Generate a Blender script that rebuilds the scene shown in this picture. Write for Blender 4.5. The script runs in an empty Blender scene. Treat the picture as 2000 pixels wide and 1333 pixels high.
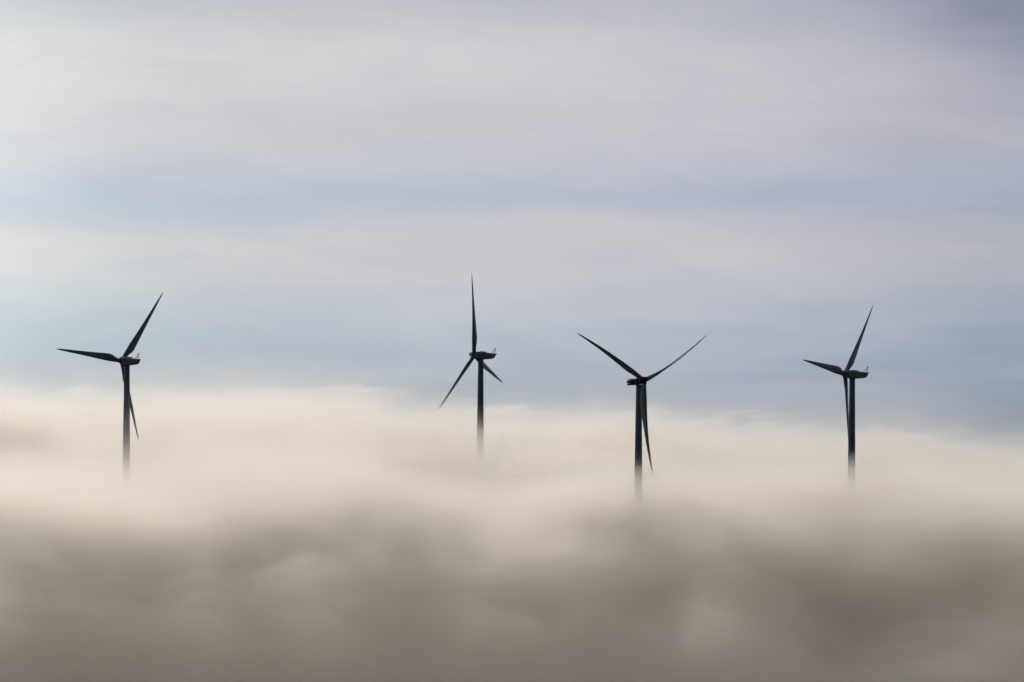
import bpy, bmesh, math, random
import numpy as np
from mathutils import Matrix, Vector

R = math.radians
scene = bpy.context.scene
col = scene.collection
random.seed(4)

# ------------------------------------------------------------------ render
scene.render.engine = 'CYCLES'
scene.view_settings.view_transform = 'Standard'
scene.view_settings.look = 'None'
scene.view_settings.gamma = 1
scene.view_settings.exposure = -2.5
cy = scene.cycles
cy.use_adaptive_sampling = True
cy.adaptive_threshold = 0.03
cy.use_denoising = True
cy.max_bounces = 16
cy.volume_bounces = 14
cy.transparent_max_bounces = 64

# ------------------------------------------------------------------ camera
F = 300 / 36 * 2000                 # focal length in photo pixels
CAM_Z = 87.0
cam_d = bpy.data.cameras.new('camera')
cam = bpy.data.objects.new('camera', cam_d)
col.objects.link(cam)
cam_d.lens, cam_d.sensor_width = 300, 36
cam_d.clip_start, cam_d.clip_end = 1, 200000
CAM_M = (Matrix.Translation((0, 0, CAM_Z)) @ Matrix.Rotation(R(90 + 0.115), 4, 'X')
         @ Matrix.Rotation(R(0.4), 4, 'Z'))
cam.matrix_world = CAM_M
scene.camera = cam


def at(px, py, depth):
    """the world point that the photograph shows at (px, py), that far away"""
    v = Vector(((px - 1000) / F, (666.5 - py) / F, -1))
    d = CAM_M.to_3x3() @ v
    return Vector((0, 0, CAM_Z)) + d * (depth / d.y)


# ------------------------------------------------------------------ light
SUN_EL, SUN_AZ = R(11.8), R(-11.0)   # azimuth from the view direction (+Y), negative = left
sun_dir = Vector((math.sin(SUN_AZ) * math.cos(SUN_EL), math.cos(SUN_AZ) * math.cos(SUN_EL), math.sin(SUN_EL)))
sun_d = bpy.data.lights.new('sun', 'SUN')
sun_d.energy, sun_d.angle, sun_d.color = 2.0, R(3.0), (1.0, 0.915, 0.85)
sun = bpy.data.objects.new('sun', sun_d)
col.objects.link(sun)
sun.rotation_euler = (-sun_dir).to_track_quat('-Z', 'Y').to_euler()


def srgb(r, g, b):
    f = lambda c: c / 12.92 if c <= 0.04045 else ((c + 0.055) / 1.055) ** 2.4
    return (f(r / 255), f(g / 255), f(b / 255), 1)


class Nodes:
    def __init__(self, tree):
        self.t = tree
        tree.nodes.clear()

    def n(self, kind, **kw):
        nd = self.t.nodes.new(kind)
        for k, v in kw.items():
            setattr(nd, k, v)
        return nd

    def link(self, a, b):
        self.t.links.new(a, b)

    def put(self, sock, v):
        if isinstance(v, bpy.types.NodeSocket):
            self.link(v, sock)
        else:
            sock.default_value = v

    def math(self, op, a, b=0.0, c=0.0, clamp=False):
        m = self.n('ShaderNodeMath', operation=op, use_clamp=clamp)
        for i, v in enumerate((a, b, c)):
            self.put(m.inputs[i], v)
        return m.outputs[0]

    def rng(self, v, a, b, c, d, smooth=False):
        m = self.n('ShaderNodeMapRange', interpolation_type='SMOOTHSTEP' if smooth else 'LINEAR')
        self.put(m.inputs[0], v)
        for i, k in enumerate((a, b, c, d)):
            self.put(m.inputs[i + 1], k)
        return m.outputs[0]

    def noise(self, vec, scale, detail=3, rough=0.5, dist=0.0):
        m = self.n('ShaderNodeTexNoise')
        self.link(vec, m.inputs['Vector'])
        m.inputs['Scale'].default_value = scale
        m.inputs['Detail'].default_value = detail
        m.inputs['Roughness'].default_value = rough
        m.inputs['Distortion'].default_value = dist
        return m.outputs[0]

    def mix(self, f, a, b, blend='MIX'):
        m = self.n('ShaderNodeMix', data_type='RGBA', blend_type=blend)
        self.put(m.inputs[0], f)
        self.put(m.inputs[6], a)
        self.put(m.inputs[7], b)
        return m.outputs[2]

    def xyz(self, x, y, z):
        m = self.n('ShaderNodeCombineXYZ')
        for i, v in enumerate((x, y, z)):
            self.put(m.inputs[i], v)
        return m.outputs[0]

    def ramp(self, f, stops, interp='B_SPLINE'):
        m = self.n('ShaderNodeValToRGB')
        cr = m.color_ramp
        cr.interpolation = interp
        while len(cr.elements) > 1:
            cr.elements.remove(cr.elements[-1])
        cr.elements[0].position, cr.elements[0].color = stops[0]
        for p, c in stops[1:]:
            e = cr.elements.new(p)
            e.color = c
        self.put(m.inputs[0], f)
        return m.outputs[0]


# ------------------------------------------------------------------ sky: sky texture seen through layered cloud
world = bpy.data.worlds.new('World')
scene.world = world
world.use_nodes = True
W = Nodes(world.node_tree)
out = W.n('ShaderNodeOutputWorld')
bg = W.n('ShaderNodeBackground')
W.link(bg.outputs[0], out.inputs[0])
sky = W.n('ShaderNodeTexSky', sky_type='NISHITA', sun_disc=False, sun_elevation=SUN_EL, sun_rotation=SUN_AZ)
sky.air_density, sky.dust_density, sky.ozone_density = 1.0, 1.5, 1.5
SKY = 0.08
bg.inputs[1].default_value = SKY
geo = W.n('ShaderNodeTexCoord')
sep = W.n('ShaderNodeSeparateXYZ')
W.link(geo.outputs['Generated'], sep.inputs[0])
dx, dy, dz = sep.outputs
az = W.math('ARCTAN2', dx, dy)
el = W.math('ARCSINE', dz)
# streaks: noise stretched along the horizon
sv = W.xyz(W.math('MULTIPLY', az, 9.0), W.math('MULTIPLY', el, 75.0), 3.3)
n1 = W.noise(sv, 1.0, 3, 0.5, 0.4)
sv2 = W.xyz(W.math('MULTIPLY', az, 30.0), W.math('MULTIPLY', el, 150.0), 7.7)
n2 = W.noise(sv2, 1.0, 4, 0.55, 0.6)
warp = W.math('ADD', W.math('MULTIPLY', W.math('SUBTRACT', n1, 0.5), 0.011), W.math('MULTIPLY', W.math('SUBTRACT', n2, 0.5), 0.003))
elw = W.math('ADD', el, warp)
e2 = W.rng(elw, -0.006, 0.054, 0, 1)
P = lambda y: (((700 - y) / F) + 0.006) / 0.06
bands = W.ramp(e2, [
    (P(800), srgb(168, 178, 188)), (P(720), srgb(172, 183, 195)), (P(640), srgb(181, 191, 203)),
    (P(560), srgb(192, 198, 206)), (P(490), srgb(204, 203, 208)), (P(450), srgb(206, 204, 209)),
    (P(415), srgb(192, 197, 209)), (P(375), srgb(178, 189, 207)), (P(330), srgb(193, 198, 209)),
    (P(250), srgb(204, 201, 208)), (P(150), srgb(210, 207, 212)), (P(70), srgb(202, 203, 209)), (P(-20), srgb(184, 186, 197)),
    (P(-100), srgb(176, 179, 196)), (P(-180), srgb(196, 196, 202))])
# brighter and cooler white towards the sun, darker slate cloud away from it
side = W.rng(az, -0.075, 0.065, 0, 1)
tints = [(0.0, (1.48, 1.54, 1.44)), (0.12, (1.25, 1.28, 1.20)), (0.22, (1.06, 1.10, 1.07)), (0.33, (1.02, 1.04, 1.02)), (0.536, (1.0, 1.0, 1.0)),
         (0.73, (0.88, 0.89, 0.93)), (0.88, (0.74, 0.77, 0.83)), (0.97, (0.68, 0.72, 0.78))]
tint = W.ramp(side, [(p, tuple(v / 2 for v in c) + (1,)) for p, c in tints])
tsc = W.n('ShaderNodeVectorMath', operation='SCALE')
W.link(tint, tsc.inputs[0])
tsc.inputs['Scale'].default_value = 2.0
bands = W.mix(1.0, bands, tsc.outputs[0], 'MULTIPLY')
# a slate cloud high on the right
ca = W.math('DIVIDE', W.math('SUBTRACT', az, 0.068), 0.022)
ce = W.math('DIVIDE', W.math('SUBTRACT', elw, 0.044), 0.013)
blob = W.math('SQRT', W.math('ADD', W.math('MULTIPLY', ca, ca), W.math('MULTIPLY', ce, ce)))
bands = W.mix(W.rng(blob, 0.0, 1.5, 0.85, 0.0, True), bands, srgb(98, 109, 144))
bands = W.mix(W.rng(n2, 0.35, 0.7, 0.0, 0.2), bands, srgb(222, 220, 222))
n3 = W.noise(W.xyz(W.math('ADD', W.math('MULTIPLY', az, 45.0), W.math('MULTIPLY', el, 30.0)), W.math('MULTIPLY', el, 160.0), 1.7), 1.0, 6, 0.62, 0.8)
bands = W.mix(W.rng(n3, 0.42, 0.75, 0.0, 0.24), bands, srgb(168, 176, 194))
# rest of the sky dome: broken cloud, bright on the sun's side, dull behind
hv = W.n('ShaderNodeVectorMath', operation='DOT_PRODUCT')
W.link(geo.outputs['Generated'], hv.inputs[0])
hv.inputs[1].default_value = sun_dir
sdot = hv.outputs['Value']
high = W.noise(W.xyz(W.math('MULTIPLY', az, 2.0), W.math('MULTIPLY', el, 6.0), 1.1), 1.0, 4, 0.55, 0.5)
dome = W.ramp(W.rng(sdot, -1, 1, 0, 1), [(0.0, (0.010, 0.036, 0.09, 1)), (0.42, (0.04, 0.075, 0.125, 1)), (0.65, (0.40, 0.39, 0.38, 1)),
                                         (1.0, (0.80, 0.77, 0.72, 1))], 'LINEAR')
dome = W.mix(W.rng(high, 0.3, 0.7, 0, 0.5), dome, (0.5, 0.5, 0.5, 1), 'MULTIPLY')
inframe = W.math('MULTIPLY', W.rng(el, 0.05, 0.16, 1, 0, True), W.rng(W.math('ABSOLUTE', az), 0.12, 0.5, 1, 0, True))
cloud = W.mix(inframe, dome, bands)
cl10 = W.n('ShaderNodeVectorMath', operation='SCALE')
W.link(cloud, cl10.inputs[0])
cl10.inputs['Scale'].default_value = 5.657 / SKY      # undoes the exposure of -2.5
W.link(W.mix(0.97, sky.outputs[0], cl10.outputs[0]), bg.inputs[0])


# ------------------------------------------------------------------ materials
def material(name):
    m = bpy.data.materials.new(name)
    m.use_nodes = True
    return m, Nodes(m.node_tree)


def paint(name, c0, c1, rough, metallic=0.0, scale=0.6, bump=0.0):
    m, N = material(name)
    o = N.n('ShaderNodeOutputMaterial')
    b = N.n('ShaderNodeBsdfPrincipled')
    N.link(b.outputs[0], o.inputs[0])
    tc = N.n('ShaderNodeTexCoord')
    mp = N.n('ShaderNodeMapping')
    mp.inputs['Scale'].default_value = (1, 1, 0.12)     # rain streaks run down
    N.link(tc.outputs['Object'], mp.inputs[0])
    a = N.noise(mp.outputs[0], scale, 5, 0.6)
    N.link(N.mix(N.rng(a, 0.35, 0.7, 0, 1), c0, c1), b.inputs['Base Color'])
    N.put(b.inputs['Roughness'], N.rng(a, 0.3, 0.7, rough - 0.06, rough + 0.1))
    b.inputs['Metallic'].default_value = metallic
    if bump:
        bp = N.n('ShaderNodeBump')
        bp.inputs['Strength'].default_value = bump
        N.link(N.noise(tc.outputs['Object'], 5, 5, 0.7), bp.inputs['Height'])
        N.link(bp.outputs[0], b.inputs['Normal'])
    return m


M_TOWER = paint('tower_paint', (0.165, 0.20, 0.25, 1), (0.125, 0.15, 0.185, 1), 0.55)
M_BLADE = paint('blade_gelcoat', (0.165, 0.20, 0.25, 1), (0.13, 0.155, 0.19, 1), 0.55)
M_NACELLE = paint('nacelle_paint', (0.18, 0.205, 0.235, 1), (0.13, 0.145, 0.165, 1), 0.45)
M_METAL = paint('galvanised_steel', (0.25, 0.26, 0.27, 1), (0.16, 0.16, 0.17, 1), 0.45, 0.8)
M_SEAL = paint('dark_rubber_seal', (0.03, 0.03, 0.03, 1), (0.02, 0.02, 0.02, 1), 0.7)
M_CHAR = paint('charred_steel', (0.008, 0.008, 0.009, 1), (0.028, 0.022, 0.018, 1), 0.8, 0.0, 1.5, 0.5)
M_ASH = paint('scorched_metal', (0.10, 0.09, 0.08, 1), (0.22, 0.20, 0.18, 1), 0.5, 0.4, 2.0)


# ------------------------------------------------------------------ mesh helpers
def link(name, bm, mat, parent=None, smooth=True, matrix=None, sharp=35):
    me = bpy.data.meshes.new(name)
    bmesh.ops.recalc_face_normals(bm, faces=bm.faces)
    bm.to_mesh(me)
    bm.free()
    me.materials.append(mat)
    if smooth:
        me.polygons.foreach_set('use_smooth', [True] * len(me.polygons))
        try:
            me.set_sharp_from_angle(angle=R(sharp))
        except Exception:
            pass
    o = bpy.data.objects.new(name, me)
    col.objects.link(o)
    o.cycles.shadow_terminator_geometry_offset = 0.3
    if parent:
        o.parent = parent
    if matrix is not None:
        o.matrix_local = matrix
    return o


def skin_rings(bm, rings, cap=True):
    vs = [[bm.verts.new(p) for p in r] for r in rings]
    for a, b in zip(vs, vs[1:]):
        k = len(a)
        for i in range(k):
            bm.faces.new((a[i], a[(i + 1) % k], b[(i + 1) % k], b[i]))
    if cap:
        bm.faces.new(vs[0])
        bm.faces.new(vs[-1])


def lathe(bm, prof, axis='Z', seg=48, centre=(0, 0, 0)):
    """prof: (distance along the axis, radius)"""
    rings = []
    for h, r in prof:
        ring = []
        for i in range(seg):
            a = 2 * math.pi * i / seg
            c, s = r * math.cos(a), r * math.sin(a)
            p = (c, s, h) if axis == 'Z' else (h, c, s)
            ring.append(Vector(p) + Vector(centre))
        rings.append(ring)
    skin_rings(bm, rings)


def box(bm, lo, hi, bev=0.0, m=None):
    r = bmesh.ops.create_cube(bm, size=1)
    vs = r['verts']
    for v in vs:
        v.co = Vector([lo[i] + (v.co[i] + 0.5) * (hi[i] - lo[i]) for i in range(3)])
    if bev:
        es = list({e for v in vs for e in v.link_edges})
        rr = bmesh.ops.bevel(bm, geom=es, offset=bev, segments=2, affect='EDGES', profile=0.7)
        vs = list({v for f in rr['faces'] for v in f.verts} | {v for v in vs if v.is_valid})
    if m is not None:
        for v in vs:
            v.co = m @ v.co


def tube(bm, a, b, r, seg=8, r2=None):
    a, b = Vector(a), Vector(b)
    d = (b - a).normalized()
    u = d.orthogonal().normalized()
    w = d.cross(u)
    ring = lambda p, rr: [p + (u * math.cos(t) + w * math.sin(t)) * rr for t in (2 * math.pi * i / seg for i in range(seg))]
    skin_rings(bm, [ring(a, r), ring(b, r if r2 is None else r2)])


def section(chord, thick, n=40):
    """closed airfoil outline, leading edge at -0.3 chord, thick = thickness / chord (1 = circle)"""
    pts = []
    for i in range(n):
        t = 2 * math.pi * i / n
        x = 0.5 * (1 - math.cos(t))                      # 0 = leading edge
        s = 1 if t < math.pi else -1
        circ = math.sqrt(max(0, 0.25 - (x - 0.5) ** 2))
        naca = 5 * (0.2969 * math.sqrt(x) - 0.126 * x - 0.3516 * x ** 2 + 0.2843 * x ** 3 - 0.1015 * x ** 4)
        k = min(1, max(0, (thick - 0.4) / 0.6))
        yy = k * circ + (1 - k) * naca * (min(thick, 0.4))
        camber = (1 - k) * 0.04 * 4 * x * (1 - x)
        pts.append((x, s * yy - camber))
    ax = 0.5 if thick > 0.95 else 0.32
    k = min(1, max(0, (thick - 0.4) / 0.6))
    ax = 0.32 + 0.18 * k
    return [((x - ax) * chord, y * chord) for x, y in pts]


ROTOR = 40.0
STATIONS = [  # r, chord, thickness, twist
    (1.15, 1.85, 1.0, 13), (2.3, 1.9, 1.0, 13), (4.2, 2.35, 0.75, 13), (6.2, 3.1, 0.48, 12.5), (8.2, 3.52, 0.36, 11.5),
    (10.5, 3.35, 0.30, 9.8), (14, 2.95, 0.26, 7.6), (18, 2.50, 0.23, 5.6), (22, 2.10, 0.21, 4.0), (26, 1.72, 0.19, 2.6),
    (30, 1.38, 0.18, 1.4), (34, 1.04, 0.17, 0.4), (37, 0.75, 0.16, -0.2), (39, 0.45, 0.16, -0.5), (39.7, 0.25, 0.16, -0.5), (40, 0.08, 0.16, -0.5)]


def blade_mesh(bend, name):
    """along +Z; leading edge towards -X when pitch is 0, upwind side towards +Y"""
    S = np.array(STATIONS)
    rs = np.concatenate([np.linspace(1.15, 37, 90), np.linspace(37.3, 40, 16)])
    bm = bmesh.new()
    rings = []
    for r in rs:
        c, t, w = (np.interp(r, S[:, 0], S[:, k]) for k in (1, 2, 3))
        f = (r / ROTOR)
        off = bend * (f ** 2 - f)                        # bowed: zero at root and tip
        a = R(w)
        ring = []
        for x, y in section(c, t):
            # twist turns the leading edge towards the wind (+Y)
            ring.append(Vector((x * math.cos(a) + y * math.sin(a), -x * math.sin(a) + y * math.cos(a) + off, r)))
        rings.append(ring)
    skin_rings(bm, rings)
    return bm


# ------------------------------------------------------------------ wind turbines
HUB_H, OVER = 78.0, 3.55
TILT, CONE = R(5), R(2.2)


def empty(name, loc, rz, label, cat, group=None):
    o = bpy.data.objects.new(name, None)
    col.objects.link(o)
    o.location, o.rotation_euler = loc, (0, 0, rz)
    o.empty_display_size = 5
    o['label'], o['category'] = label, cat
    if group:
        o['group'] = group
    return o


def blade_matrix(theta, pitch, tilt=TILT):
    """rotor axis = local +X (nose), tilted up; theta clockwise as seen from in front of the nose"""
    hub = Matrix.Translation((OVER, 0, HUB_H)) @ Matrix.Rotation(-tilt, 4, 'Y')
    # blade frame: Z out along the blade, +Y of the blade towards the nose (+X local), -X of the blade = motion
    base = Matrix(((0, 1, 0, 0), (-1, 0, 0, 0), (0, 0, 1, 0), (0, 0, 0, 1)))
    return (hub @ Matrix.Rotation(-theta, 4, 'X') @ Matrix.Rotation(CONE, 4, 'Y')
            @ base @ Matrix.Rotation(-pitch, 4, 'Z'))


def tower_bm():
    bm = bmesh.new()
    prof = []
    zt = HUB_H - 2.05
    z0 = -8
    for k in range(0, 25):
        z = z0 + (zt - z0) * k / 24
        f = max(0, z) / zt
        prof.append((z, 2.05 + (1.26 - 2.05) * f))
    # flanges where the tower sections are bolted
    lathe(bm, prof, 'Z', 64)
    return bm


def collar_bm(z, r, h=0.22):
    bm = bmesh.new()
    lathe(bm, [(z, r - 0.05), (z + 0.02, r + 0.045), (z + h, r + 0.045), (z + h + 0.02, r - 0.05)], 'Z', 64)
    return bm


NT = Matrix.Translation((0, 0, HUB_H)) @ Matrix.Rotation(-TILT, 4, 'Y')   # nacelle frame: +X = nose, origin over the tower on the shaft line


def nacelle_bm():
    """rounded box hull, boat-like: belly rises to the tail, tail face slopes, roof lip overhangs"""
    bm = bmesh.new()
    st = [  # x, zlow, zhigh, half width
        (2.72, -1.45, 1.42, 1.35), (2.45, -1.72, 1.60, 1.55), (1.5, -1.92, 1.66, 1.68), (0.0, -1.95, 1.66, 1.70), (-1.9, -1.80, 1.64, 1.70),
        (-3.7, -1.52, 1.60, 1.66), (-5.2, -1.24, 1.57, 1.60), (-6.3, -0.95, 1.54, 1.54), (-6.7, -0.62, 1.53, 1.50), (-7.05, 0.1, 1.52, 1.46),
        (-7.35, 0.8, 1.51, 1.42)]
    rings = []
    n = 40
    for x, zl, zh, hw in st:
        cz, hz = (zl + zh) / 2, (zh - zl) / 2
        ring = []
        for i in range(n):
            t = 2 * math.pi * i / n
            c, s = math.cos(t), math.sin(t)
            e = 0.32
            y = hw * math.copysign(abs(c) ** e, c)
            z = cz + hz * math.copysign(abs(s) ** e, s)
            ring.append(Vector((x, y, z)))
        rings.append(ring)
    skin_rings(bm, rings)
    # roof lip past the tail
    box(bm, (-7.85, -1.45, 1.27), (-6.0, 1.45, 1.56), 0.05)
    for v in bm.verts:
        v.co = NT @ v.co
    return bm


def hatch_bm():
    bm = bmesh.new()
    box(bm, (-2.35, -0.95, 1.6), (0.15, 0.95, 1.98), 0.09, NT)
    return bm


def mast_bm():
    """tripod of tubes on the tail with wind vane and anemometer"""
    bm = bmesh.new()
    top = Vector((-7.3, 0, 3.75))
    feet = [(-5.3, 0.0, 1.58), (-7.1, 0.62, 1.56), (-7.1, -0.62, 1.56)]
    for f in feet:
        tube(bm, f, top, 0.075)
    for k in (0.3, 0.62):
        ps = [Vector(f).lerp(top, k) for f in feet]
        for i in range(3):
            tube(bm, ps[i], ps[(i + 1) % 3], 0.055)
    tube(bm, (-7.35, -0.55, 3.72), (-7.35, 0.55, 3.72), 0.05)
    tube(bm, (-7.7, 0.55, 3.95), (-7.1, 0.55, 3.95), 0.05)
    tube(bm, (-7.35, 0.55, 3.6), (-7.35, 0.55, 4.0), 0.045)
    tube(bm, (-7.35, -0.55, 3.6), (-7.35, -0.55, 4.1), 0.045)
    lathe(bm, [(3.95, 0.1), (4.1, 0.2), (4.2, 0.1)], 'Z', 12, (-7.35, -0.55, 0))
    tube(bm, top, (-7.3, 0, 4.25), 0.055)
    lathe(bm, [(3.6, 0.055), (3.65, 0.16), (3.9, 0.16), (3.95, 0.055)], 'Z', 12, (-7.3, 0, 0))
    for v in bm.verts:
        v.co = NT @ v.co
    return bm


def hub_bm():
    bm = bmesh.new()
    prof = [(-0.72, 1.30), (-0.66, 1.42), (-0.3, 1.62), (0.3, 1.64), (0.75, 1.52), (1.15, 1.28), (1.5, 1.08), (1.95, 0.98), (2.25, 0.84), (2.42, 0.55), (2.48, 0.15)]
    lathe(bm, [(OVER + h, r) for h, r in prof], 'X', 48)
    for v in bm.verts:
        v.co = NT @ v.co
    return bm


def root_bm():
    """cuff where a blade enters the hub"""
    bm = bmesh.new()
    lathe(bm, [(0.95, 0.9), (1.0, 1.06), (1.5, 1.06), (1.55, 0.93)], 'Z', 32)
    return bm


def shaft_bm():
    bm = bmesh.new()
    lathe(bm, [(2.5, 1.22), (2.95, 1.22)], 'X', 40)
    for v in bm.verts:
        v.co = NT @ v.co
    return bm


def yaw_bm():
    bm = bmesh.new()
    lathe(bm, [(HUB_H - 2.3, 1.33), (HUB_H - 2.26, 1.42), (HUB_H - 1.7, 1.42), (HUB_H - 1.66, 1.3)], 'Z', 48)
    return bm


def copy_child(o, parent):
    c = o.copy()
    col.objects.link(c)
    c.parent = parent
    return c


# every turbine: photo position of the tower head, its distance, where the nose points, blade angle
T1D, T2D, T3D, T4D = F / 4.27, F / 4.10, F / 4.59, F / 4.39


def base_of(px, py, depth):
    p = at(px, py, depth)
    return Vector((p.x, p.y, p.z - HUB_H))


B1, B2, B3, B4 = base_of(248, 705.5, T1D), base_of(939.1, 694.5, T2D), base_of(1248, 744, T3D), base_of(1664.5, 731.5, T4D)
GROUP = 'wind turbines rising out of the fog'
yaw = lambda k: math.atan2(k, -math.sqrt(1 - k * k))     # nose left and away from the camera

proto = empty('wind_turbine', B1, yaw(0.705),
              'dark turbine furthest left, one blade almost level, foot veiled by bright mist', 'wind turbine', GROUP)
parts = {
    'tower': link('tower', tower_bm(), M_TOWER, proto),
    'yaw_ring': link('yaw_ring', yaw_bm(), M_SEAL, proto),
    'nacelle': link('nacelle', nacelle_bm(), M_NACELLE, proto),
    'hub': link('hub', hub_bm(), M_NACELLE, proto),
    'shaft': link('shaft_collar', shaft_bm(), M_SEAL, proto),
}
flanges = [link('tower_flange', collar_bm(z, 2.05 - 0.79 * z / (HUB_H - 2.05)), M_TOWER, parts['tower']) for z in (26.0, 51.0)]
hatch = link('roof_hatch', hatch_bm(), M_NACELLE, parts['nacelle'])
mast = link('weather_mast', mast_bm(), M_METAL, parts['nacelle'])
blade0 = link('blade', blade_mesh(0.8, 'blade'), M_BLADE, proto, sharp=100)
cuff0 = link('blade_cuff', root_bm(), M_SEAL, blade0)


def set_blades(root, first, cuff, theta, pitches, tilt=TILT):
    for k in range(3):
        b = first if k == 0 else copy_child(first, root)
        if k:
            copy_child(cuff, b)
        b.parent = root
        b.matrix_local = blade_matrix(theta + k * 2 * math.pi / 3, pitches[k], tilt)


def set_up(root, theta, pitch):
    """copies of all parts of the first turbine under ROOT"""
    for key in ('tower', 'yaw_ring', 'nacelle', 'hub', 'shaft'):
        c = copy_child(parts[key], root)
        if key == 'tower':
            for f in flanges:
                copy_child(f, c)
        if key == 'nacelle':
            copy_child(hatch, c)
            copy_child(mast, c)
    b = copy_child(blade0, root)
    cu = copy_child(cuff0, b)
    set_blades(root, b, cu, theta, (pitch,) * 3)


# clockwise from in front = anticlockwise for us, who look from behind: theta_front = -theta_seen
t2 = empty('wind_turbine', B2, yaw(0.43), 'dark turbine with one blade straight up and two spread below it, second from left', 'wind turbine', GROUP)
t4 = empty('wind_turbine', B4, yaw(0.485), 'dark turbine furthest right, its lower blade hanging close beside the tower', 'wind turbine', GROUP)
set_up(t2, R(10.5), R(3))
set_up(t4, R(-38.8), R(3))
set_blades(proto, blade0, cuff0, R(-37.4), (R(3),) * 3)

# the burnt one: cover gone, black machinery bare, nose towards us and to the right
burnt = empty('wind_turbine', B3, math.atan2(-0.81, 0.586),
              'burnt turbine with a blackened skeletal nacelle and blades in a Y shape, second from right', 'wind turbine', GROUP)
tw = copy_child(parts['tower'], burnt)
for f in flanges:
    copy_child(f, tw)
copy_child(parts['yaw_ring'], burnt)


def burnt_frame_bm():
    bm = bmesh.new()
    rnd = random.Random(9)
    # bed frame
    for s in (-1, 1):
        box(bm, (-6.6, s * 1.1 - 0.2, -1.5), (2.6, s * 1.1 + 0.2, -0.85), 0.03)
    for x in (-6.4, -4.6, -2.9, -1.2, 0.6, 2.2):
        box(bm, (x - 0.16, -1.25, -1.42), (x + 0.16, 1.25, -0.95), 0.02)
    # hoops of the burnt cover
    for x in (-6.5, -5.2, -3.9, -2.4):
        tilt = rnd.uniform(-0.2, 0.2)
        w, h = 1.45, rnd.uniform(0.75, 1.0)
        pts = [(x, -w, -1.2), (x + tilt * .5, -w * 1.02, 0.0), (x + tilt, -w * 0.8, h), (x + tilt, 0, h + 0.12), (x + tilt, w * 0.8, h), (x + tilt * .5, w * 1.02, 0), (x, w, -1.2)]
        for a, b in zip(pts, pts[1:]):
            tube(bm, a, b, 0.1)
    for y, z in ((-1.47, 0.0), (1.47, 0.0), (-1.15, 0.9), (1.15, 0.86)):
        tube(bm, (-6.6, y, z), (-2.2, y, z + rnd.uniform(-.1, .1)), 0.09)
    # bent strips hanging off the frame
    for k in range(30):
        x = rnd.uniform(-6.7, 2.4)
        y = rnd.choice((-1.3, 1.3))
        z = rnd.choice((-1.2, -1.0, 0.0, 0.85))
        tube(bm, (x, y, z), (x + rnd.uniform(-.9, .9), y + rnd.uniform(-.3, .3), z + rnd.uniform(-.7, .6)), 0.09, 6, 0.03)
    box(bm, (-6.75, -1.2, -0.6), (-6.55, 0.9, 0.55), 0.04)
    for v in bm.verts:
        v.co = NT @ v.co
    return bm


def machinery_bm():
    bm = bmesh.new()
    lathe(bm, [(-6.3, 0.25), (-6.25, 0.85), (-5.9, 0.95), (-4.3, 0.95), (-4.0, 0.8), (-3.95, 0.3)], 'X', 24, (0, 0.15, -0.05))
    for x in (-5.7, -5.2, -4.7):
        lathe(bm, [(x, 0.9), (x + .04, 1.03), (x + .14, 1.03), (x + .18, 0.9)], 'X', 24, (0, 0.15, -0.05))
    for v in bm.verts:
        v.co = NT @ v.co
    return bm


def gearbox_bm():
    bm = bmesh.new()
    lathe(bm, [(-2.6, 0.5), (-2.5, 0.95), (-1.6, 1.0), (-1.5, 1.25), (-0.3, 1.3), (-0.1, 1.05), (0.3, 0.9)], 'X', 28, (0, 0, -0.1))
    box(bm, (-2.2, -1.2, -1.0), (-0.5, 1.2, -0.2), 0.1)
    lathe(bm, [(-3.9, 0.18), (-2.5, 0.18)], 'X', 16)
    lathe(bm, [(-3.3, 0.6), (-3.2, 0.6)], 'X', 24)
    box(bm, (-1.9, -0.5, 0.7), (-0.9, 0.4, 1.15), 0.06)
    for v in bm.verts:
        v.co = NT @ v.co
    return bm


def mainshaft_bm():
    bm = bmesh.new()
    lathe(bm, [(0.2, 0.55), (2.0, 0.62), (2.2, 0.95), (2.9, 1.0)], 'X', 28)
    box(bm, (0.9, -1.05, -1.0), (2.1, 1.05, 0.75), 0.2)
    for v in bm.verts:
        v.co = NT @ v.co
    return bm


def scrap_bm(k):
    """a piece of torn, scorched skin"""
    bm = bmesh.new()
    rnd = random.Random(30 + k)
    x = (-6.6, -6.2, -5.1, -4.3, -3.2, -2.0, -0.6, 0.9, 2.0)[k]
    m = (NT @ Matrix.Translation((x, 1.46 * (1 if k % 3 else -1), rnd.uniform(-1.2, 0.6)))
         @ Matrix.Rotation(rnd.uniform(-.6, .6), 4, 'Y') @ Matrix.Rotation(rnd.uniform(-.4, .4), 4, 'X'))
    pts = [(-0.34, -0.2), (-0.1, -0.32), (0.3, -0.24), (0.42, 0.06), (0.12, 0.3), (-0.28, 0.2)]
    skin_rings(bm, [[m @ Vector((x, y, z)) for x, z in pts] for y in (-0.025, 0.025)])
    return bm


def burnt_hub_bm():
    bm = bmesh.new()
    prof = [(-0.72, 1.15), (-0.6, 1.3), (0.0, 1.45), (0.6, 1.35), (0.9, 0.95), (1.0, 0.5), (1.02, 0.1)]
    lathe(bm, [(OVER + h, r) for h, r in prof], 'X', 36)
    rnd = random.Random(3)
    for k in range(9):                                    # stubs of the burnt spinner cover
        a = 2 * math.pi * k / 9 + 0.2
        p = Vector((OVER + 0.6, 1.3 * math.cos(a), 1.3 * math.sin(a)))
        q = Vector((OVER + 1.0 + rnd.uniform(.2, .9), (0.95 + rnd.uniform(-.1, .3)) * math.cos(a), (0.95 + rnd.uniform(-.1, .3)) * math.sin(a)))
        tube(bm, p, q, 0.09, 6, 0.04)
    for v in bm.verts:
        v.co = NT @ v.co
    return bm


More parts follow.
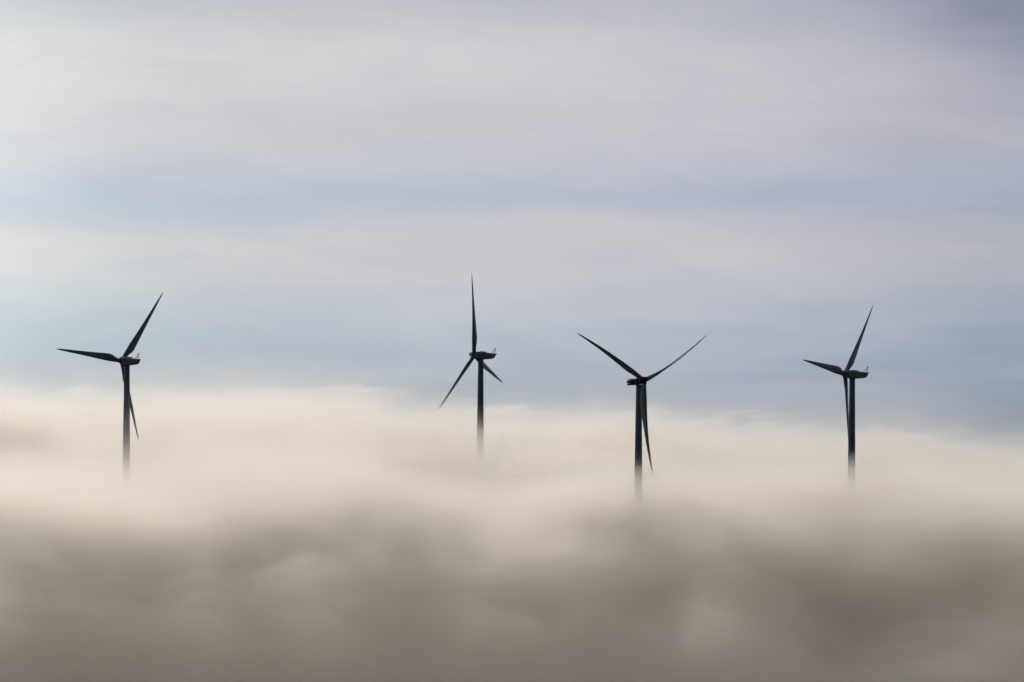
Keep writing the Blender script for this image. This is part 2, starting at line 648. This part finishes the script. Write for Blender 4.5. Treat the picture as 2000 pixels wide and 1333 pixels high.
fr = link('nacelle_frame', burnt_frame_bm(), M_CHAR, burnt)
fr['label'] = 'charred bare nacelle frame'
link('generator', machinery_bm(), M_CHAR, fr)
link('gearbox', gearbox_bm(), M_CHAR, fr)
link('main_shaft', mainshaft_bm(), M_CHAR, fr)
for k in range(9):
    link('cladding_scrap', scrap_bm(k), M_ASH, fr, smooth=False)
hb = link('hub', burnt_hub_bm(), M_CHAR, burnt)
hb['label'] = 'blackened hub without its nose cap'
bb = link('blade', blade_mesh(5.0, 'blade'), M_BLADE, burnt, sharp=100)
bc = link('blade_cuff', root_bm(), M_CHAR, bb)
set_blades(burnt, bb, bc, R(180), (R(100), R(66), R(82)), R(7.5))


# ------------------------------------------------------------------ terrain
def smooth(a, b, v):
    t = np.clip((v - a) / (b - a), 0, 1)
    return t * t * (3 - 2 * t)


BASES = (B1, B2, B3, B4)


def ground_z(x, y):
    z = np.full_like(x, 3.0)
    w = np.full_like(x, 1e-3)
    z = z * w
    for b in BASES:
        k = np.exp(-((x - b.x) ** 2 + (y - b.y) ** 2) / (2 * 130.0 ** 2))
        z += k * b.z
        w += k
    z = z / w
    bear = x / np.maximum(y, 1500) * F + 1000
    brow = np.interp(bear, [0, 600, 950, 1180, 1350, 1700, 2000], [0, 0, 60, 0, 0, 70, 80])     # the scarp bends
    z = z - 290 * (1 - smooth(3140, 3600, y - brow))              # valley between us and the plateau
    z = z + 372 * (1 - smooth(0, 900, y)) * 1.0            # the hill we stand on
    z = z - 900 * smooth(5600, 30000, np.hypot(x, y))      # land falls away beyond
    return z


def grid_mesh(xs, ys, zf):
    X, Y = np.meshgrid(xs, ys)
    Z = zf(X, Y)
    nx, ny = len(xs), len(ys)
    v = np.stack([X, Y, Z], -1).reshape(-1, 3)
    i = np.arange(nx * ny).reshape(ny, nx)
    f = np.stack([i[:-1, :-1], i[:-1, 1:], i[1:, 1:], i[1:, :-1]], -1).reshape(-1, 4)
    return v, f


def np_mesh(name, v, f):
    me = bpy.data.meshes.new(name)
    me.vertices.add(len(v))
    me.vertices.foreach_set('co', v.astype(np.float32).ravel())
    me.loops.add(f.size)
    me.loops.foreach_set('vertex_index', f.astype(np.int32).ravel())
    me.polygons.add(len(f))
    me.polygons.foreach_set('loop_start', np.arange(0, f.size, 4, dtype=np.int32))
    me.polygons.foreach_set('use_smooth', np.ones(len(f), dtype=bool))
    me.update(calc_edges=True)
    return me


def spread(lim, n, dense):
    t = np.linspace(-1, 1, n)
    return np.sign(t) * (dense * np.abs(t) + (lim - dense) * np.abs(t) ** 4)


gx = spread(45000, 201, 2500)
gy = np.concatenate([np.linspace(-45000, -1500, 12), np.linspace(-1000, 6000, 180), np.linspace(6500, 60000, 40)])
gv, gf = grid_mesh(gx, gy, ground_z)
gm = np_mesh('ground', gv, gf)
ground = bpy.data.objects.new('ground', gm)
col.objects.link(ground)
ground['kind'] = 'structure'
m, N = material('winter_grass')
o = N.n('ShaderNodeOutputMaterial')
b = N.n('ShaderNodeBsdfPrincipled')
N.link(b.outputs[0], o.inputs[0])
tc = N.n('ShaderNodeTexCoord')
nn = N.noise(tc.outputs['Object'], 0.02, 6, 0.6)
N.link(N.mix(N.rng(nn, 0.35, 0.65, 0, 1), (0.05, 0.07, 0.025, 1), (0.10, 0.085, 0.05, 1)), b.inputs['Base Color'])
b.inputs['Roughness'].default_value = 0.95
gm.materials.append(m)


# ------------------------------------------------------------------ fog: nested banks of vapour, each layer even in density
X0, X1, Y0, Y1, CELL = -900.0, 700.0, 3120.0, 5300.0, 5.0
NX, NY = int((X1 - X0) / CELL) + 1, int((Y1 - Y0) / CELL) + 1
fx, fy = np.linspace(X0, X1, NX), np.linspace(Y0, Y1, NY)
FX, FY = np.meshgrid(fx, fy)


def field(seed, wl, ax=1.0, power=1.8, lo=30.0):
    """smooth random relief, rms 1; wl = longest wavelength, ax stretches it along x"""
    rng = np.random.default_rng(seed)
    a = rng.standard_normal((NY, NX))
    kx = np.fft.fftfreq(NX, CELL)[None, :] * ax
    ky = np.fft.fftfreq(NY, CELL)[:, None]
    k = np.hypot(kx, ky)
    amp = (k * k + (1 / wl) ** 2) ** (-power / 2 - 0.25) * np.exp(-(k * lo) ** 2)
    amp[0, 0] = 0
    h = np.fft.ifft2(np.fft.fft2(a) * amp).real
    return h / h.std()


def hump(px, py_top, depth, wpx, dep_m, base):
    """a swell whose crest shows at (px, py_top) in the photograph when it stands DEPTH away"""
    p = at(px, py_top, depth)
    w = wpx / F * depth
    return (p.z - base) * np.exp(-((FX - p.x) / w) ** 2 / 2 - ((FY - p.y) / dep_m) ** 2 / 2)


PLATEAU = 26.0
PX = FX / FY * F + 1000                                    # bearing of every cell
H = np.full((NY, NX), PLATEAU)
# the fog stands higher round the two turbines on the left, lower round the others
for b_, lift_, wx, wy, fwd in ((B1, 12.0, 75, 130, 60), (B2, 26.0, 75, 62, 75), (B3, 12.0, 65, 80, 75), (B4, 14.5, 80, 80, 70)):
    H += lift_ * np.exp(-((FX - b_.x) / wx) ** 2 / 2 - ((FY - b_.y + fwd) / wy) ** 2 / 2)
# the far bank behind the turbines, higher on the left
far_top = np.interp(PX, [-400, 0, 350, 520, 640, 720, 900, 1300, 1700, 2000, 2400], [60, 58, 56, 60, 60, 55, 48, 43, 34, 27, 27])
rear = 60 * field(9, 350, 0.7, 2.0, 40)
BANK = smooth(4100, 4270, FY + rear) * (1 - smooth(4600, 5200, FY))
H += (far_top - H) * BANK
# a nearer swell along the brow, then the front rolls off the plateau into the valley
crest = np.interp(PX, [-300, 0, 140, 260, 400, 640, 780, 900, 1060, 1250, 1430, 1560, 1680, 1800, 2000, 2300],
                  [36, 37, 32, 32, 42, 43, 37, 31, 26, 25, 33, 33, 27, 31, 35, 34])
brow_y = np.interp(PX, [0, 500, 800, 1120, 1380, 1620, 2000], [3690, 3690, 3650, 3525, 3525, 3630, 3665]) + 25 * field(6, 350, 1.0, 2.0, 40)
H += np.clip(crest - H, -3, 30) * np.exp(-((FY - brow_y) / 75) ** 2 / 2)
FRONT = np.clip((brow_y - FY) / np.interp(PX, [0, 600, 950, 1150, 1350, 1600, 2000], [570, 530, 450, 370, 345, 430, 440]), 0, 1.4) ** np.interp(PX, [0, 700, 1100, 2000], [2.0, 1.9, 1.6, 1.75])
H -= np.where(FY < brow_y, (H - crest) * smooth(0, 60, brow_y - FY), 0)
H -= 100 * FRONT
# billows
ROLL = np.clip(BANK + 1.2 * smooth(0.02, 0.3, FRONT), 0, 1)
CALM = 1 - 0.88 * smooth(0.15, 0.6, FRONT)
H += CALM * ((0.7 + 0.4 * ROLL) * 2.4 * field(1, 300, 0.9, 2.0, 20) + (0.7 + 0.3 * ROLL) * 3.2 * field(2, 100, 0.8, 1.8, 8)
             + (0.8 + 0.7 * ROLL) * field(3, 40, 0.8, 1.6, 5) + 2.4 * BANK * field(10, 60, 0.8, 1.6, 5)
             + (2.5 + 4.5 * ROLL) * (np.abs(field(21, 130, 0.8, 2.2, 8)) - 0.8) + (1.0 + 2.0 * ROLL) * (np.abs(field(22, 50, 0.8, 2.0, 5)) - 0.8))
for px, py, depth, wpx, dep in ((1440, 880, 3990, 130, 30), (1030, 922, 3880, 75, 24), (760, 862, 4010, 110, 24), (1860, 905, 3930, 110, 32)):
    H += hump(px, py, depth, wpx, dep, PLATEAU)
# thin mist hangs higher round the turbine on the left
MIST = 1 + (0.8 + 0.9 * smooth(1250, 1800, PX)) * BANK + 2.0 * np.exp(-((FX - B1.x - 30) / 120) ** 2 / 2 - ((FY - B1.y + 90) / 160) ** 2 / 2)
for b_ in (B2, B3, B4):
    MIST -= 0.68 * np.exp(-((FX - b_.x) / 60) ** 2 / 2 - ((FY - b_.y + 60) / 110) ** 2 / 2)


VEIL = [  # lift above H, extinction per metre, roughness of its own, seed
    (13.0, 0.00018, 3.2, 11), (10.0, 0.00026, 3.0, 12), (7.5, 0.0005, 2.8, 13), (5.2, 0.0010, 2.4, 14), (3.2, 0.0020, 2.0, 15), (1.2, 0.003, 1.4, 16),
    (-1.5, 0.005, 1.5, 17), (-5.0, 0.006, 1.9, 18), (-9.0, 0.008, 2.2, 19), (-15.0, 0.016, 2.4, 20)]


def fog_material(name, sigma, g=0.86):
    m, N = material(name)
    o = N.n('ShaderNodeOutputMaterial')
    v = N.n('ShaderNodeVolumePrincipled')
    v.inputs['Color'].default_value = (0.985, 0.963, 0.936, 1)
    v.inputs['Density'].default_value = sigma
    v.inputs['Anisotropy'].default_value = g
    N.link(v.outputs[0], o.inputs['Volume'])
    return m


def fog_layer(name, lift, sigma, rough, seed, k, parent):
    own = field(seed, 110, 0.9, 1.45, 6)
    Z = H + lift * (MIST if lift > 0 else 1) + (0.5 + 0.8 * ROLL) * rough * own + (0.4 + 0.6 * ROLL + 0.5 * BANK) * (0.6 + max(lift, 0) * 0.2) * field(seed + 40, 38, 0.9, 1.5, 4.5)
    Z = np.maximum(Z, -150.0 + k)
    # taper the outermost cells so the sides close
    nx, ny = NX, NY
    top = np.stack([FX, FY, Z], -1).reshape(-1, 3)
    pad = 3.0 * k
    bot = np.stack([FX, FY, np.full_like(Z, -320.0 + k)], -1).reshape(-1, 3)
    n = nx * ny
    cx, cyy = (X0 + X1) / 2, (Y0 + Y1) / 2
    sx, sy = 1 - 2 * pad / (X1 - X0), 1 - 2 * pad / (Y1 - Y0)
    v = np.concatenate([top, bot])
    v[:, 0] = (v[:, 0] - cx) * sx + cx
    v[:, 1] = (v[:, 1] - cyy) * sy + cyy
    i = np.arange(n).reshape(ny, nx)
    q = lambda a, b, c, d: np.stack([a, b, c, d], -1).reshape(-1, 4)
    f = [q(i[:-1, :-1], i[:-1, 1:], i[1:, 1:], i[1:, :-1]),
         q(i[:-1, :-1], i[1:, :-1], i[1:, 1:], i[:-1, 1:]) + n]
    for line, flip in ((i[0, :], 0), (i[-1, :], 1), (i[:, 0], 1), (i[:, -1], 0)):
        a, b = line[:-1], line[1:]
        if flip:
            a, b = b, a
        f.append(q(b, a, a + n, b + n))
    me = np_mesh(name, v, np.concatenate(f))
    me.materials.append(fog_material(name + '_vapour', sigma))
    o = bpy.data.objects.new(name, me)
    col.objects.link(o)
    o['kind'] = 'stuff'
    if parent:
        o.parent = parent
    return o


core = None
for k, (lift, sigma, rough, seed) in reversed(list(enumerate(VEIL))):
    o = fog_layer('fog_bank' if core is None else 'fog_veil', lift, sigma, rough, seed, k, core)
    if core is None:
        core = o

# torn wisps of vapour lifting off the banks
from mathutils import noise as mnoise


def wisps(name, sigma, spots, seed, parent):
    rnd = random.Random(seed)
    bm = bmesh.new()
    for px, py, depth, ln, hi, dp, slant in spots:
        p = at(px, py, depth)
        got = bmesh.ops.create_icosphere(bm, subdivisions=4, radius=1)
        off = Vector((rnd.uniform(0, 99), rnd.uniform(0, 99), rnd.uniform(0, 99)))
        sag = rnd.uniform(-0.25, 0.25)
        for v in got['verts']:
            c = v.co.copy()
            taper = max(0.0, 1 - c.x * c.x) ** 0.6
            n = mnoise.fractal(Vector((c.x * 1.7, c.y * 1.3, c.z * 1.1)) + off, 0.9, 2.1, 4)
            k = (0.75 + 0.55 * n)
            x = c.x * (1 + 0.25 * n) * ln
            z = c.z * taper * k * hi + x * slant + sag * c.x * c.x * hi * 2
            v.co = p + Vector((x, c.y * taper * k * dp, z))
    me = bpy.data.meshes.new(name)
    bm.to_mesh(me)
    bm.free()
    me.polygons.foreach_set('use_smooth', [True] * len(me.polygons))
    me.materials.append(fog_material(name + '_vapour', sigma))
    o = bpy.data.objects.new(name, me)
    col.objects.link(o)
    o['kind'] = 'stuff'
    o.parent = parent
    return o


rw = random.Random(77)
TOPX, TOPY = [0, 250, 450, 640, 760, 1000, 1300, 1700, 2000], [800, 800, 800, 785, 815, 820, 825, 865, 885]
for k in range(3):
    spots = []
    for i in range(46):                                   # along the crest of the far bank
        px = rw.uniform(-120, 2120)
        py = float(np.interp(px, TOPX, TOPY)) + rw.gauss(2, 18)
        spots.append((px, py, rw.uniform(4180, 4480), rw.uniform(8, 30), rw.uniform(1.5, 5.5), rw.uniform(10, 30), rw.uniform(-0.05, 0.24)))
    for cx_, cy_, sx_, sy_, n_ in ((790, 884, 40, 10, 7), (1110, 914, 90, 8, 9), (1080, 985, 45, 8, 4), (10, 890, 50, 8, 6), (690, 785, 40, 14, 5),
                                   (1330, 870, 120, 25, 5), (300, 860, 150, 25, 5), (520, 840, 120, 25, 5)):
        for i in range(n_):
            spots.append((rw.gauss(cx_, sx_), rw.gauss(cy_, sy_), rw.uniform(3790, 3850) if cy_ > 875 and cx_ > 700 else rw.uniform(4060, 4150),
                          rw.uniform(6, 22), rw.uniform(0.8, 2.6), rw.uniform(8, 20), rw.uniform(-0.08, 0.18)))
    wisps('fog_wisp', (0.006, 0.010, 0.014)[k], spots, 50 + k, core)
core['label'] = 'thick pale fog bank filling the lower part of the view and hiding the tower feet'
